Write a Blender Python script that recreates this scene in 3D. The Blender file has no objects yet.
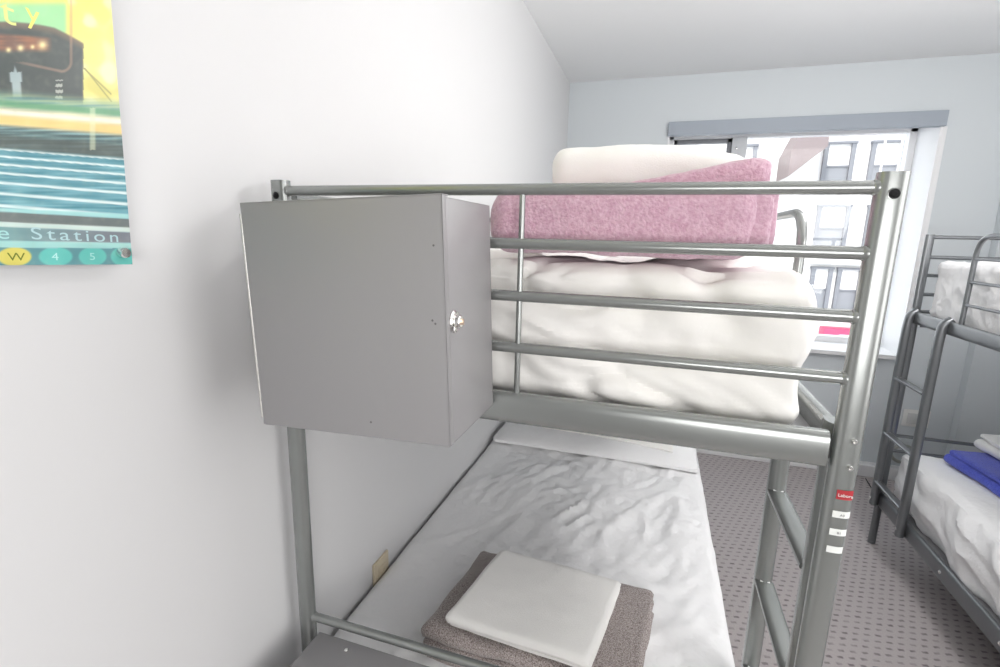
import bpy, bmesh, math, random
from mathutils import Vector, Matrix, noise

random.seed(7)
S = bpy.context.scene
C = S.collection

# ------------------------------------------------------------------ camera
cd = bpy.data.cameras.new('camera')
cam = bpy.data.objects.new('camera', cd)
C.objects.link(cam)
cd.sensor_width = 36.0
cd.lens = 17.587
cd.clip_start = 0.02
RR = [[0.95256941, 0.30348305, 0.02257339],
      [-0.08088618, 0.18097973, 0.98015495],
      [-0.29337509, 0.93549152, -0.19694334]]          # right, up, forward
cam.matrix_world = Matrix(((RR[0][0], RR[1][0], -RR[2][0], 0.708),
                           (RR[0][1], RR[1][1], -RR[2][1], 0.0),
                           (RR[0][2], RR[1][2], -RR[2][2], 1.58),
                           (0, 0, 0, 1)))
S.camera = cam

# ------------------------------------------------------------------ light
w = bpy.data.worlds.new('sky')
S.world = w
w.use_nodes = True
bg = w.node_tree.nodes['Background']
bg.inputs[0].default_value = (0.88, 0.94, 1.0, 1)
bg.inputs[1].default_value = 2.8

def lamp(name, kind, loc, energy, color, rot=(0, 0, 0), size=None):
    l = bpy.data.lights.new(name, kind)
    l.energy = energy
    l.color = color
    if size:
        l.shape = 'RECTANGLE'
        l.size, l.size_y = size
    o = bpy.data.objects.new(name, l)
    C.objects.link(o)
    o.location = loc
    o.rotation_euler = rot
    return o

sun = lamp('sun', 'SUN', (0, -4, 12), 2.2, (1.0, 0.96, 0.92), (math.radians(52), 0, math.radians(-18)))
sun.data.angle = math.radians(3)
top_fill = lamp('overhead_fill', 'POINT', (1.65, 1.75, 2.25), 27, (1.0, 0.985, 0.975))  # added unseen light, lifts the dim far part and the ceiling
top_fill.data.shadow_soft_size = 0.16
fill = lamp('side_fill', 'AREA', (2.92, 0.0, 1.60), 31, (1.0, 0.985, 0.975), (0, 0, 0), (1.7, 1.5))  # added area light from the right, brightens the locker's side face
fill.rotation_euler = (Vector((0.0, 0.45, 1.30)) - fill.location).to_track_quat('-Z', 'Y').to_euler()
cam_fill = lamp('front_fill', 'AREA', (1.30, -0.90, 1.42), 16, (1.0, 0.985, 0.975), (0, 0, 0), (0.9, 0.7))  # added area light behind the camera, opens up the lower bunk
cam_fill.rotation_euler = (Vector((0.70, 1.3, 0.95)) - cam_fill.location).to_track_quat('-Z', 'Y').to_euler()
up_fill = lamp('upward_fill', 'AREA', (1.85, 0.45, 1.95), 11, (1.0, 0.985, 0.975), (0, 0, 0), (0.5, 0.5))  # added area light aimed upward to brighten the ceiling
up_fill.rotation_euler = Vector((0.2, 0.85, 1.0)).to_track_quat('-Z', 'Y').to_euler()
port = lamp('window_daylight', 'AREA', (1.51, 4.3, 1.62), 10, (1, 1, 1), (math.radians(-90), 0, 0), (1.6, 1.5))
port.data.cycles.is_portal = True

S.view_settings.view_transform = 'Standard'
S.view_settings.look = 'None'
S.view_settings.gamma = 1.0
S.view_settings.use_curve_mapping = False
S.view_settings.exposure = 0.10

# ------------------------------------------------------------------ materials
MATS = {}

def mat(name, col, rough=0.6, metal=0.0, bump=None, mottle=None, spec=0.5, sheen=0.0, coat=0.0):
    """bump = (scale, strength, distance[, stretch]); mottle = (scale, colour, amount)"""
    if name in MATS:
        return MATS[name]
    m = bpy.data.materials.new(name)
    m.use_nodes = True
    nt = m.node_tree
    p = nt.nodes['Principled BSDF']
    p.inputs['Base Color'].default_value = (*col, 1)
    p.inputs['Roughness'].default_value = rough
    p.inputs['Metallic'].default_value = metal
    p.inputs['Specular IOR Level'].default_value = spec
    p.inputs['Sheen Weight'].default_value = sheen
    p.inputs['Coat Weight'].default_value = coat
    tc = nt.nodes.new('ShaderNodeTexCoord')
    if mottle:
        n = nt.nodes.new('ShaderNodeTexNoise')
        n.inputs['Scale'].default_value = mottle[0]
        n.inputs['Detail'].default_value = 3
        r = nt.nodes.new('ShaderNodeValToRGB')
        r.color_ramp.elements[0].position = 0.5 - mottle[2]
        r.color_ramp.elements[1].position = 0.5 + mottle[2]
        r.color_ramp.elements[0].color = (*col, 1)
        r.color_ramp.elements[1].color = (*mottle[1], 1)
        nt.links.new(tc.outputs['Object'], n.inputs['Vector'])
        nt.links.new(n.outputs['Fac'], r.inputs['Fac'])
        nt.links.new(r.outputs['Color'], p.inputs['Base Color'])
    if bump:
        n = nt.nodes.new('ShaderNodeTexNoise')
        n.inputs['Scale'].default_value = bump[0]
        n.inputs['Detail'].default_value = 4
        b = nt.nodes.new('ShaderNodeBump')
        b.inputs['Strength'].default_value = bump[1]
        b.inputs['Distance'].default_value = bump[2]
        nt.links.new(tc.outputs['Object'], n.inputs['Vector'])
        nt.links.new(n.outputs['Fac'], b.inputs['Height'])
        nt.links.new(b.outputs['Normal'], p.inputs['Normal'])
    MATS[name] = m
    return m

M_WALL = mat('white_wall_paint', (0.69, 0.69, 0.695), 0.75, bump=(9, 0.05, 0.01))
M_FAR = mat('pale_grey_wall_paint', (0.66, 0.70, 0.725), 0.7, bump=(9, 0.05, 0.01))
M_CEIL = mat('ceiling_paint', (0.88, 0.885, 0.89), 0.85, bump=(12, 0.04, 0.01))
M_TRIM = mat('white_trim_paint', (0.86, 0.86, 0.87), 0.4)
M_HEAD = mat('grey_header_paint', (0.36, 0.40, 0.455), 0.5)
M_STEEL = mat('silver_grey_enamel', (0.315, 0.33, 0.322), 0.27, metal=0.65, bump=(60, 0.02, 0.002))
M_STEEL_SHADE = mat('shaded_silver_enamel', (0.20, 0.21, 0.22), 0.28, metal=0.65, bump=(60, 0.02, 0.002))  # M_STEEL darkened: the right bunk's shade is put into its colour
M_LOCK = mat('grey_locker_enamel', (0.285, 0.28, 0.287), 0.42, bump=(14, 0.03, 0.004))
M_CHROME = mat('bright_chrome', (0.82, 0.81, 0.79), 0.18, metal=1.0)
M_BRASS = mat('worn_brass_key', (0.55, 0.42, 0.33), 0.3, metal=1.0)
M_BLACK = mat('black_plastic', (0.008, 0.008, 0.009), 0.6, spec=0.2)
M_SHEET = mat('white_cotton_sheet', (0.90, 0.90, 0.905), 0.85, bump=(48, 0.45, 0.008), sheen=0.1)
M_SHEET_C = mat('cream_white_sheet', (0.92, 0.905, 0.875), 0.85, bump=(30, 0.25, 0.007), sheen=0.1)
M_TOWEL = mat('white_terry', (0.92, 0.91, 0.885), 0.95, bump=(420, 0.35, 0.003), sheen=0.2)
M_PINK = mat('mauve_pink_fleece', (0.60, 0.34, 0.45), 0.95, bump=(240, 0.8, 0.005), mottle=(150, (0.74, 0.50, 0.60), 0.18), sheen=0.5)
M_TAUPE = mat('mottled_taupe_fleece', (0.17, 0.13, 0.12), 0.95, bump=(300, 0.8, 0.005), mottle=(420, (0.58, 0.52, 0.50), 0.15), sheen=0.3)
M_BLUE = mat('royal_blue_terry', (0.05, 0.075, 0.52), 0.95, bump=(300, 0.6, 0.004), mottle=(180, (0.10, 0.14, 0.72), 0.2), sheen=0.3)
M_CREAM = mat('cream_plastic', (0.62, 0.54, 0.40), 0.5)
M_WPLATE = mat('white_plastic', (0.82, 0.82, 0.80), 0.4)
M_MESH = mat('bed_base_board', (0.32, 0.32, 0.33), 0.7, bump=(40, 0.2, 0.003))
M_RED = mat('red_label', (0.40, 0.02, 0.03), 0.5)
M_LABEL = mat('white_paper_label', (0.78, 0.80, 0.78), 0.6)
M_PRINTTXT = mat('label_print', (0.25, 0.25, 0.26), 0.6)
M_ACRYL = mat('clear_acrylic_edge', (0.55, 0.66, 0.66), 0.1, spec=0.6)
M_CORD = mat('grey_cord', (0.42, 0.43, 0.40), 0.5)

# ------------------------------------------------------------------ mesh helpers
def link(name, bm, m, parent=None, smooth=True):
    bmesh.ops.recalc_face_normals(bm, faces=bm.faces)
    me = bpy.data.meshes.new(name)
    bm.to_mesh(me)
    bm.free()
    if m is not None:
        me.materials.append(m)
    o = bpy.data.objects.new(name, me)
    C.objects.link(o)
    if smooth:
        me.polygons.foreach_set('use_smooth', [True] * len(me.polygons))
        try:
            me.set_sharp_from_angle(angle=math.radians(38))
        except Exception:
            pass
    if parent is not None:
        o.parent = parent
    return o

def tag(o, label=None, cat=None, group=None, kind=None):
    if label: o['label'] = label
    if cat: o['category'] = cat
    if group: o['group'] = group
    if kind: o['kind'] = kind
    return o

def empty(name, loc, rz=0.0):
    o = bpy.data.objects.new(name, None)
    o.empty_display_size = 0.1
    C.objects.link(o)
    o.location = loc
    o.rotation_euler = (0, 0, rz)
    return o

def box(bm, lo, hi, bev=0.0, seg=2):
    b2 = bmesh.new()
    bmesh.ops.create_cube(b2, size=1)
    for v in b2.verts:
        v.co = Vector((lo[i] + (v.co[i] + 0.5) * (hi[i] - lo[i]) for i in range(3)))
    if bev:
        bmesh.ops.bevel(b2, geom=b2.edges[:], offset=bev, segments=seg, profile=0.5, affect='EDGES')
    merge(bm, b2)
    return bm

def merge(bm, b2, mtx=None):
    me = bpy.data.meshes.new('tmp')
    b2.to_mesh(me)
    b2.free()
    if mtx is not None:
        me.transform(mtx)
    bm.from_mesh(me)
    bpy.data.meshes.remove(me)

def bez(pts, r, n=7):
    """polyline with rounded corners of radius r"""
    pts = [Vector(p) for p in pts]
    out = [pts[0]]
    for i in range(1, len(pts) - 1):
        a, b, c = pts[i - 1], pts[i], pts[i + 1]
        d1 = (a - b); d2 = (c - b)
        k = min(r, d1.length * 0.49, d2.length * 0.49)
        p0 = b + d1.normalized() * k
        p2 = b + d2.normalized() * k
        for j in range(n + 1):
            t = j / n
            out.append(p0 * (1 - t) ** 2 + b * 2 * t * (1 - t) + p2 * t * t)
    out.append(pts[-1])
    return out

def tube(bm, pts, rx, ry=None, ref=(0, 0, 1), seg=16, caps=True, power=2.0):
    """sweep an ellipse (rx along the side axis, ry along ref) along pts"""
    ry = ry or rx
    pts = [Vector(p) for p in pts]
    ref = Vector(ref)
    rings = []
    for i, p in enumerate(pts):
        if i == 0: t = pts[1] - p
        elif i == len(pts) - 1: t = p - pts[i - 1]
        else: t = (pts[i + 1] - p).normalized() + (p - pts[i - 1]).normalized()
        t.normalize()
        s = t.cross(ref)
        if s.length < 1e-4:
            s = t.cross(Vector((1, 0, 0)))
        s.normalize()
        u = s.cross(t).normalized()
        ring = []
        for k in range(seg):
            a = 2 * math.pi * k / seg
            ca, sa = math.cos(a), math.sin(a)
            if power != 2.0:
                ca = math.copysign(abs(ca) ** (2 / power), ca)
                sa = math.copysign(abs(sa) ** (2 / power), sa)
            ring.append(bm.verts.new(p + s * (rx * ca) + u * (ry * sa)))
        rings.append(ring)
    for a, b in zip(rings, rings[1:]):
        for k in range(seg):
            bm.faces.new((a[k], a[(k + 1) % seg], b[(k + 1) % seg], b[k]))
    if caps:
        bm.faces.new(list(reversed(rings[0])))
        bm.faces.new(rings[-1])
    return bm

def disc(bm, c, axis, prof, seg=20):
    """lathe: prof = [(radius, offset along axis)]"""
    c = Vector(c); ax = Vector(axis).normalized()
    s = ax.orthogonal().normalized(); u = ax.cross(s)
    rings = []
    for r, h in prof:
        rings.append([bm.verts.new(c + ax * h + (s * math.cos(2 * math.pi * k / seg) + u * math.sin(2 * math.pi * k / seg)) * max(r, 1e-5)) for k in range(seg)])
    for a, b in zip(rings, rings[1:]):
        for k in range(seg):
            bm.faces.new((a[k], a[(k + 1) % seg], b[(k + 1) % seg], b[k]))
    bm.faces.new(list(reversed(rings[0])))
    bm.faces.new(rings[-1])
    return bm

def soft_box(lo, hi, r, step, disp=None):
    """rounded, finely divided box; disp(p, n) moves each vertex"""
    lo = Vector(lo); hi = Vector(hi)
    d = hi - lo
    n = [max(4, int(round(d[i] / step[i] if isinstance(step, tuple) else d[i] / step))) for i in range(3)]
    bm = bmesh.new()
    vs = {}
    def P(i, j, k):
        key = (i, j, k)
        if key not in vs:
            p = Vector((lo.x + d.x * i / n[0], lo.y + d.y * j / n[1], lo.z + d.z * k / n[2]))
            q = Vector((min(max(p[a], lo[a] + r), hi[a] - r) for a in range(3)))
            nn = p - q
            nn = nn.normalized() if nn.length > 1e-9 else Vector((0, 0, 1))
            p = q + nn * r
            if disp:
                p = disp(p, nn)
            vs[key] = bm.verts.new(p)
        return vs[key]
    for i in range(n[0]):
        for j in range(n[1]):
            for k in (0, n[2]):
                bm.faces.new((P(i, j, k), P(i + 1, j, k), P(i + 1, j + 1, k), P(i, j + 1, k)))
    for i in range(n[0]):
        for k in range(n[2]):
            for j in (0, n[1]):
                bm.faces.new((P(i, j, k), P(i + 1, j, k), P(i + 1, j, k + 1), P(i, j, k + 1)))
    for j in range(n[1]):
        for k in range(n[2]):
            for i in (0, n[0]):
                bm.faces.new((P(i, j, k), P(i, j + 1, k), P(i, j + 1, k + 1), P(i, j, k + 1)))
    return bm

def nz(p, sc, off=0.0):
    return noise.noise(Vector((p[0] * sc[0] + off, p[1] * sc[1] + off * 1.7, p[2] * sc[2] - off)))

def ridge(p, sc, off=0.0):
    return 1.0 - abs(nz(p, sc, off)) * 2.0

def folded(width, path_fn_pts, t, nx, wob=0.004, seed=0.0, endround=0.02, slant=0.0):
    """cloth folded in layers: a thick ribbon following a profile in (y,z), extruded along x"""
    prof = [Vector((0, a, b)) for a, b in path_fn_pts]
    n = len(prof)
    nor = []
    for i in range(n):
        a = prof[max(0, i - 1)]; b = prof[min(n - 1, i + 1)]
        d = (b - a).normalized()
        nor.append(Vector((0, -d.z, d.y)))
    loop = []
    for i in range(n):
        loop.append((i, +0.5))
    # rounded hem at the end, back along the other side
    tail = [(n - 1, 0.30, 0.42), (n - 1, -0.30, 0.42)]
    bm = bmesh.new()
    rings = []
    for ix in range(nx + 1):
        u = ix / nx
        x = (u - 0.5) * width
        e = min(u, 1 - u) * width
        sh = 1.0
        if e < endround:
            sh = math.sqrt(max(0.0, 1 - (1 - e / endround) ** 2)) * 0.85 + 0.15
        ring = []
        def add(i, s, ext=0.0):
            p = prof[i].copy()
            d = (prof[min(n - 1, i + 1)] - prof[max(0, i - 1)]).normalized()
            p = p + nor[i] * (s * t * sh) + d * ext * t * sh
            p.x = x + slant * prof[i].y
            arc = i * 0.11
            dz = nz((x, i * 0.013, p.z), (9, 4, 14), seed) * wob * 1.6 + nz((x, p.y, p.z), (26, 26, 26), seed + 5) * wob * 0.6
            dx = nz((arc, p.y * 3, 0.3), (1, 1, 1), seed + 9) * wob * 1.5
            dy = nz((x * 7, arc * 0.3, 1.3), (1, 1, 1), seed + 3) * wob * 1.8
            ring.append(bm.verts.new(p + Vector((dx, dy, dz))))
        for i in range(n): add(i, 0.5)
        add(n - 1, 0.30, 0.42); add(n - 1, -0.30, 0.42)
        for i in reversed(range(n)): add(i, -0.5)
        add(0, -0.30, -0.42); add(0, 0.30, -0.42)
        rings.append(ring)
    k = len(rings[0])
    for a, b in zip(rings, rings[1:]):
        for j in range(k):
            bm.faces.new((a[j], a[(j + 1) % k], b[(j + 1) % k], b[j]))
    # close the two ends strip by strip
    for ring in (rings[0], rings[-1]):
        top = ring[:n]; bot = list(reversed(ring[n + 2:n + 2 + n]))
        for i in range(n - 1):
            bm.faces.new((top[i], top[i + 1], bot[i + 1], bot[i]))
        bm.faces.new((top[n - 1], ring[n], ring[n + 1], bot[n - 1]))
        bm.faces.new((top[0], bot[0], ring[-2], ring[-1]))
    return bm

def serpentine(depth, layers, pitch, z0, first_front=True, dens=0.012, jit=0.0, seed=1):
    """profile points (y,z): layers stacked with U-turns alternately at back and front"""
    rnd = random.Random(seed)
    pts = []
    r = pitch / 2
    fwd = first_front
    for l in range(layers):
        z = z0 + l * pitch
        y0, y1 = -depth / 2 + r, depth / 2 - r
        j0 = rnd.uniform(-jit, jit)
        m = max(4, int(depth / dens))
        ys = [y0 + (y1 - y0) * i / m for i in range(m + 1)]
        if not fwd:
            ys.reverse()
        for y in ys:
            pts.append((y, z))
        if l < layers - 1:
            yc = ys[-1]
            sgn = 1 if fwd else -1
            for k in range(1, 8):
                a = -math.pi / 2 + math.pi * k / 8
                pts.append((yc + sgn * (r + j0) * math.cos(a), z + r + r * math.sin(a)))
        fwd = not fwd
    return pts

def text_mesh(body, size, name, m, parent, mtx, spacing=1.0, depth=0.0002):
    cu = bpy.data.curves.new('lettering', 'FONT')
    cu.body = body
    cu.size = size
    cu.space_character = spacing
    cu.extrude = depth
    tmp = bpy.data.objects.new('lettering_tmp', cu)
    C.objects.link(tmp)
    bpy.context.view_layer.update()
    me = bpy.data.meshes.new_from_object(tmp.evaluated_get(bpy.context.evaluated_depsgraph_get()))
    bpy.data.objects.remove(tmp)
    bpy.data.curves.remove(cu)
    me.transform(mtx)
    me.materials.clear()
    me.materials.append(m)
    o = bpy.data.objects.new(name, me)
    C.objects.link(o)
    o.parent = parent
    return o

# ------------------------------------------------------------------ room shell
XR, YB, YF, HC = 3.02, -1.7, 3.825, 2.683
def struct(name, bm, m, smooth=False):
    o = link(name, bm, m, None, smooth)
    o['kind'] = 'structure'
    return o

# carpet with staggered dark dashes
mc = bpy.data.materials.new('mauve_grey_carpet')
mc.use_nodes = True
nt = mc.node_tree
pr = nt.nodes['Principled BSDF']
pr.inputs['Roughness'].default_value = 0.95
pr.inputs['Specular IOR Level'].default_value = 0.15
tc = nt.nodes.new('ShaderNodeTexCoord')
br = nt.nodes.new('ShaderNodeTexBrick')       # offset rows; the bricks' own width gives the dash
br.offset = 0.5
br.inputs['Color1'].default_value = (1, 1, 1, 1)
br.inputs['Color2'].default_value = (1, 1, 1, 1)
br.inputs['Mortar'].default_value = (0, 0, 0, 1)
br.inputs['Scale'].default_value = 1.0
br.inputs['Mortar Size'].default_value = 0.0128
br.inputs['Mortar Smooth'].default_value = 0.25
br.inputs['Brick Width'].default_value = 0.044
br.inputs['Row Height'].default_value = 0.033
mp = nt.nodes.new('ShaderNodeMapping')
mp.inputs['Rotation'].default_value = (0, 0, math.radians(-12))
nz1 = nt.nodes.new('ShaderNodeTexNoise'); nz1.inputs['Scale'].default_value = 420; nz1.inputs['Detail'].default_value = 3
nz2 = nt.nodes.new('ShaderNodeTexNoise'); nz2.inputs['Scale'].default_value = 60
add = nt.nodes.new('ShaderNodeVectorMath'); add.operation = 'MULTIPLY_ADD'
add.inputs[1].default_value = (0.010, 0.010, 0)
nt.links.new(tc.outputs['Object'], mp.inputs['Vector'])
nt.links.new(tc.outputs['Object'], nz1.inputs['Vector'])
nt.links.new(tc.outputs['Object'], nz2.inputs['Vector'])
nt.links.new(nz2.outputs['Color'], add.inputs[0])
nt.links.new(mp.outputs['Vector'], add.inputs[2])
nt.links.new(add.outputs['Vector'], br.inputs['Vector'])
cr = nt.nodes.new('ShaderNodeValToRGB')
cr.color_ramp.elements[0].position = 0.32; cr.color_ramp.elements[0].color = (0.39, 0.355, 0.355, 1)
cr.color_ramp.elements[1].position = 0.68; cr.color_ramp.elements[1].color = (0.59, 0.545, 0.54, 1)
nt.links.new(nz1.outputs['Fac'], cr.inputs['Fac'])
mx = nt.nodes.new('ShaderNodeMix'); mx.data_type = 'RGBA'
mx.inputs['B'].default_value = (0.14, 0.115, 0.125, 1)
mm = nt.nodes.new('ShaderNodeMath'); mm.operation = 'MULTIPLY'; mm.inputs[1].default_value = 0.85
nz3 = nt.nodes.new('ShaderNodeTexNoise'); nz3.inputs['Scale'].default_value = 26; nz3.inputs['Detail'].default_value = 1
nt.links.new(mp.outputs['Vector'], nz3.inputs['Vector'])
mr = nt.nodes.new('ShaderNodeMapRange'); mr.inputs['From Min'].default_value = 0.35; mr.inputs['From Max'].default_value = 0.65
mr.inputs['To Min'].default_value = 0.30; mr.inputs['To Max'].default_value = 0.75
nt.links.new(nz3.outputs['Fac'], mr.inputs['Value'])
nt.links.new(mr.outputs['Result'], mm.inputs[1])
nt.links.new(br.outputs['Color'], mm.inputs[0])
nt.links.new(mm.outputs[0], mx.inputs['Factor'])
nt.links.new(cr.outputs['Color'], mx.inputs['A'])
nt.links.new(mx.outputs['Result'], pr.inputs['Base Color'])
bp = nt.nodes.new('ShaderNodeBump'); bp.inputs['Strength'].default_value = 0.5; bp.inputs['Distance'].default_value = 0.004
nt.links.new(nz1.outputs['Fac'], bp.inputs['Height'])
nt.links.new(bp.outputs['Normal'], pr.inputs['Normal'])

struct('floor', box(bmesh.new(), (-0.1, YB - 0.1, -0.1), (XR + 0.1, YF + 0.5, 0)), mc)
struct('ceiling', box(bmesh.new(), (-0.1, YB - 0.1, HC), (XR + 0.1, YF + 0.5, HC + 0.1)), M_CEIL)
struct('wall_left', box(bmesh.new(), (-0.1, YB - 0.1, 0), (0, YF + 0.5, HC)), M_WALL)
struct('wall_right', box(bmesh.new(), (XR, YB - 0.1, 0), (XR + 0.1, YF + 0.5, HC)), M_WALL)
struct('wall_back', box(bmesh.new(), (0, YB - 0.1, 0), (XR, YB, HC)), mat('darkened_back_wall', (0.36, 0.36, 0.365), 0.75, bump=(9, 0.05, 0.01)))  # unseen wall, colour darkened to cut bounced light on front faces
WX0, WX1, WZ0, WZ1 = 0.715, 2.300, 0.855, 2.372
YO = YF + 0.42
b = bmesh.new()
box(b, (0, YF, 0), (WX0, YO, HC))
box(b, (WX1, YF, 0), (XR, YO, HC))
box(b, (WX0, YF, 0), (WX1, YO, WZ0 - 0.02))
box(b, (WX0, YF, WZ1), (WX1, YO, HC))
struct('wall_far', b, M_FAR)
struct('trim_1', box(bmesh.new(), (2.655, YF - 0.07, 0), (XR, YF, HC), 0.003), M_FAR)      # boxed chase in the corner
b = bmesh.new()
box(b, (0.012, YF - 0.075, 0), (2.655, YF, 0.085), 0.006)
struct('baseboard_far', b, M_TRIM)
struct('baseboard_left', box(bmesh.new(), (0, YB, 0), (0.012, YF, 0.085), 0.004), M_TRIM)
struct('trim_2', box(bmesh.new(), (WX0 - 0.004, YF - 0.032, 2.288), (WX1 + 0.006, YF + 0.02, 2.378), 0.003), M_HEAD)  # grey header board
# white lining of the window recess
b = bmesh.new()
box(b, (WX1 - 0.012, YF - 0.006, WZ0), (WX1, YF + 0.30, 2.366))
box(b, (WX1 - 0.004, YF - 0.010, WZ0 - 0.05), (WX1 + 0.022, YF, 2.288), 0.003)
box(b, (WX0, YF + 0.0, WZ0), (WX0 + 0.012, YF + 0.30, 2.29))
box(b, (WX0, YF + 0.0, 2.36), (WX1, YF + 0.30, 2.372))
struct('trim_3', b, M_TRIM)
struct('trim_4', box(bmesh.new(), (WX0 - 0.02, YF - 0.045, WZ0 - 0.022), (WX1 + 0.03, YF + 0.32, WZ0 + 0.006), 0.004), M_TRIM)  # sill

# window: white frame, grey mullion, darker opening sash on the left, glass
wf = bmesh.new()
FY0, FY1 = YF + 0.29, YF + 0.36
box(wf, (WX0 + 0.01, FY0, WZ0), (WX0 + 0.045, FY1, 2.36), 0.003)
box(wf, (WX1 - 0.05, FY0, WZ0), (WX1 - 0.008, FY1, 2.36), 0.003)
box(wf, (WX0 + 0.01, FY0, WZ0), (WX1 - 0.008, FY1, WZ0 + 0.05), 0.003)
box(wf, (WX0 + 0.01, FY0, 2.315), (WX1 - 0.008, FY1, 2.365), 0.003)
win = struct('window_1', wf, M_TRIM)
M_MULL = mat('grey_white_mullion', (0.72, 0.73, 0.74), 0.45)
M_SASH = mat('dark_grey_sash', (0.24, 0.245, 0.26), 0.45)
link('mullion', box(bmesh.new(), (1.165, FY0 - 0.01, WZ0 + 0.04), (1.265, FY1, 2.32), 0.003), M_MULL, win)
b = bmesh.new()
for (x0, x1, z0, z1) in ((0.762, 0.785, 0.91, 2.313), (1.135, 1.163, 0.91, 2.313), (0.762, 1.163, 0.91, 0.945), (0.762, 1.163, 2.285, 2.313)):
    box(b, (x0, FY0 + 0.005, z0), (x1, FY1 - 0.01, z1), 0.002)
sash = link('sash', b, M_SASH, win)
link('latch', box(bmesh.new(), (1.19, FY0 - 0.02, 2.235), (1.203, FY0 - 0.008, 2.25), 0.002), M_CHROME, win)
mg = bpy.data.materials.new('window_glass')
mg.use_nodes = True
nt = mg.node_tree
for n_ in list(nt.nodes): nt.nodes.remove(n_)
out = nt.nodes.new('ShaderNodeOutputMaterial')
tr = nt.nodes.new('ShaderNodeBsdfTransparent')
tr.inputs[0].default_value = (0.97, 0.98, 0.98, 1)
gl = nt.nodes.new('ShaderNodeBsdfGlossy'); gl.inputs['Roughness'].default_value = 0.02
ms = nt.nodes.new('ShaderNodeMixShader'); ms.inputs[0].default_value = 0.05
nt.links.new(tr.outputs[0], ms.inputs[1]); nt.links.new(gl.outputs[0], ms.inputs[2]); nt.links.new(ms.outputs[0], out.inputs[0])
link('pane', box(bmesh.new(), (1.26, FY0 + 0.03, WZ0 + 0.045), (WX1 - 0.045, FY0 + 0.036, 2.318)), mg, win, False)
link('pane', box(bmesh.new(), (0.78, FY0 + 0.03, 0.94), (1.14, FY0 + 0.036, 2.29)), mg, win, False)

# ------------------------------------------------------------------ bunk beds
def bolt(bm, c, axis, r=0.006):
    disc(bm, c, axis, [(r, -0.002), (r, 0.002), (r * 0.75, 0.0038), (r * 0.42, 0.0038), (r * 0.36, 0.0018), (0.0001, 0.0018)], 18)

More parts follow.
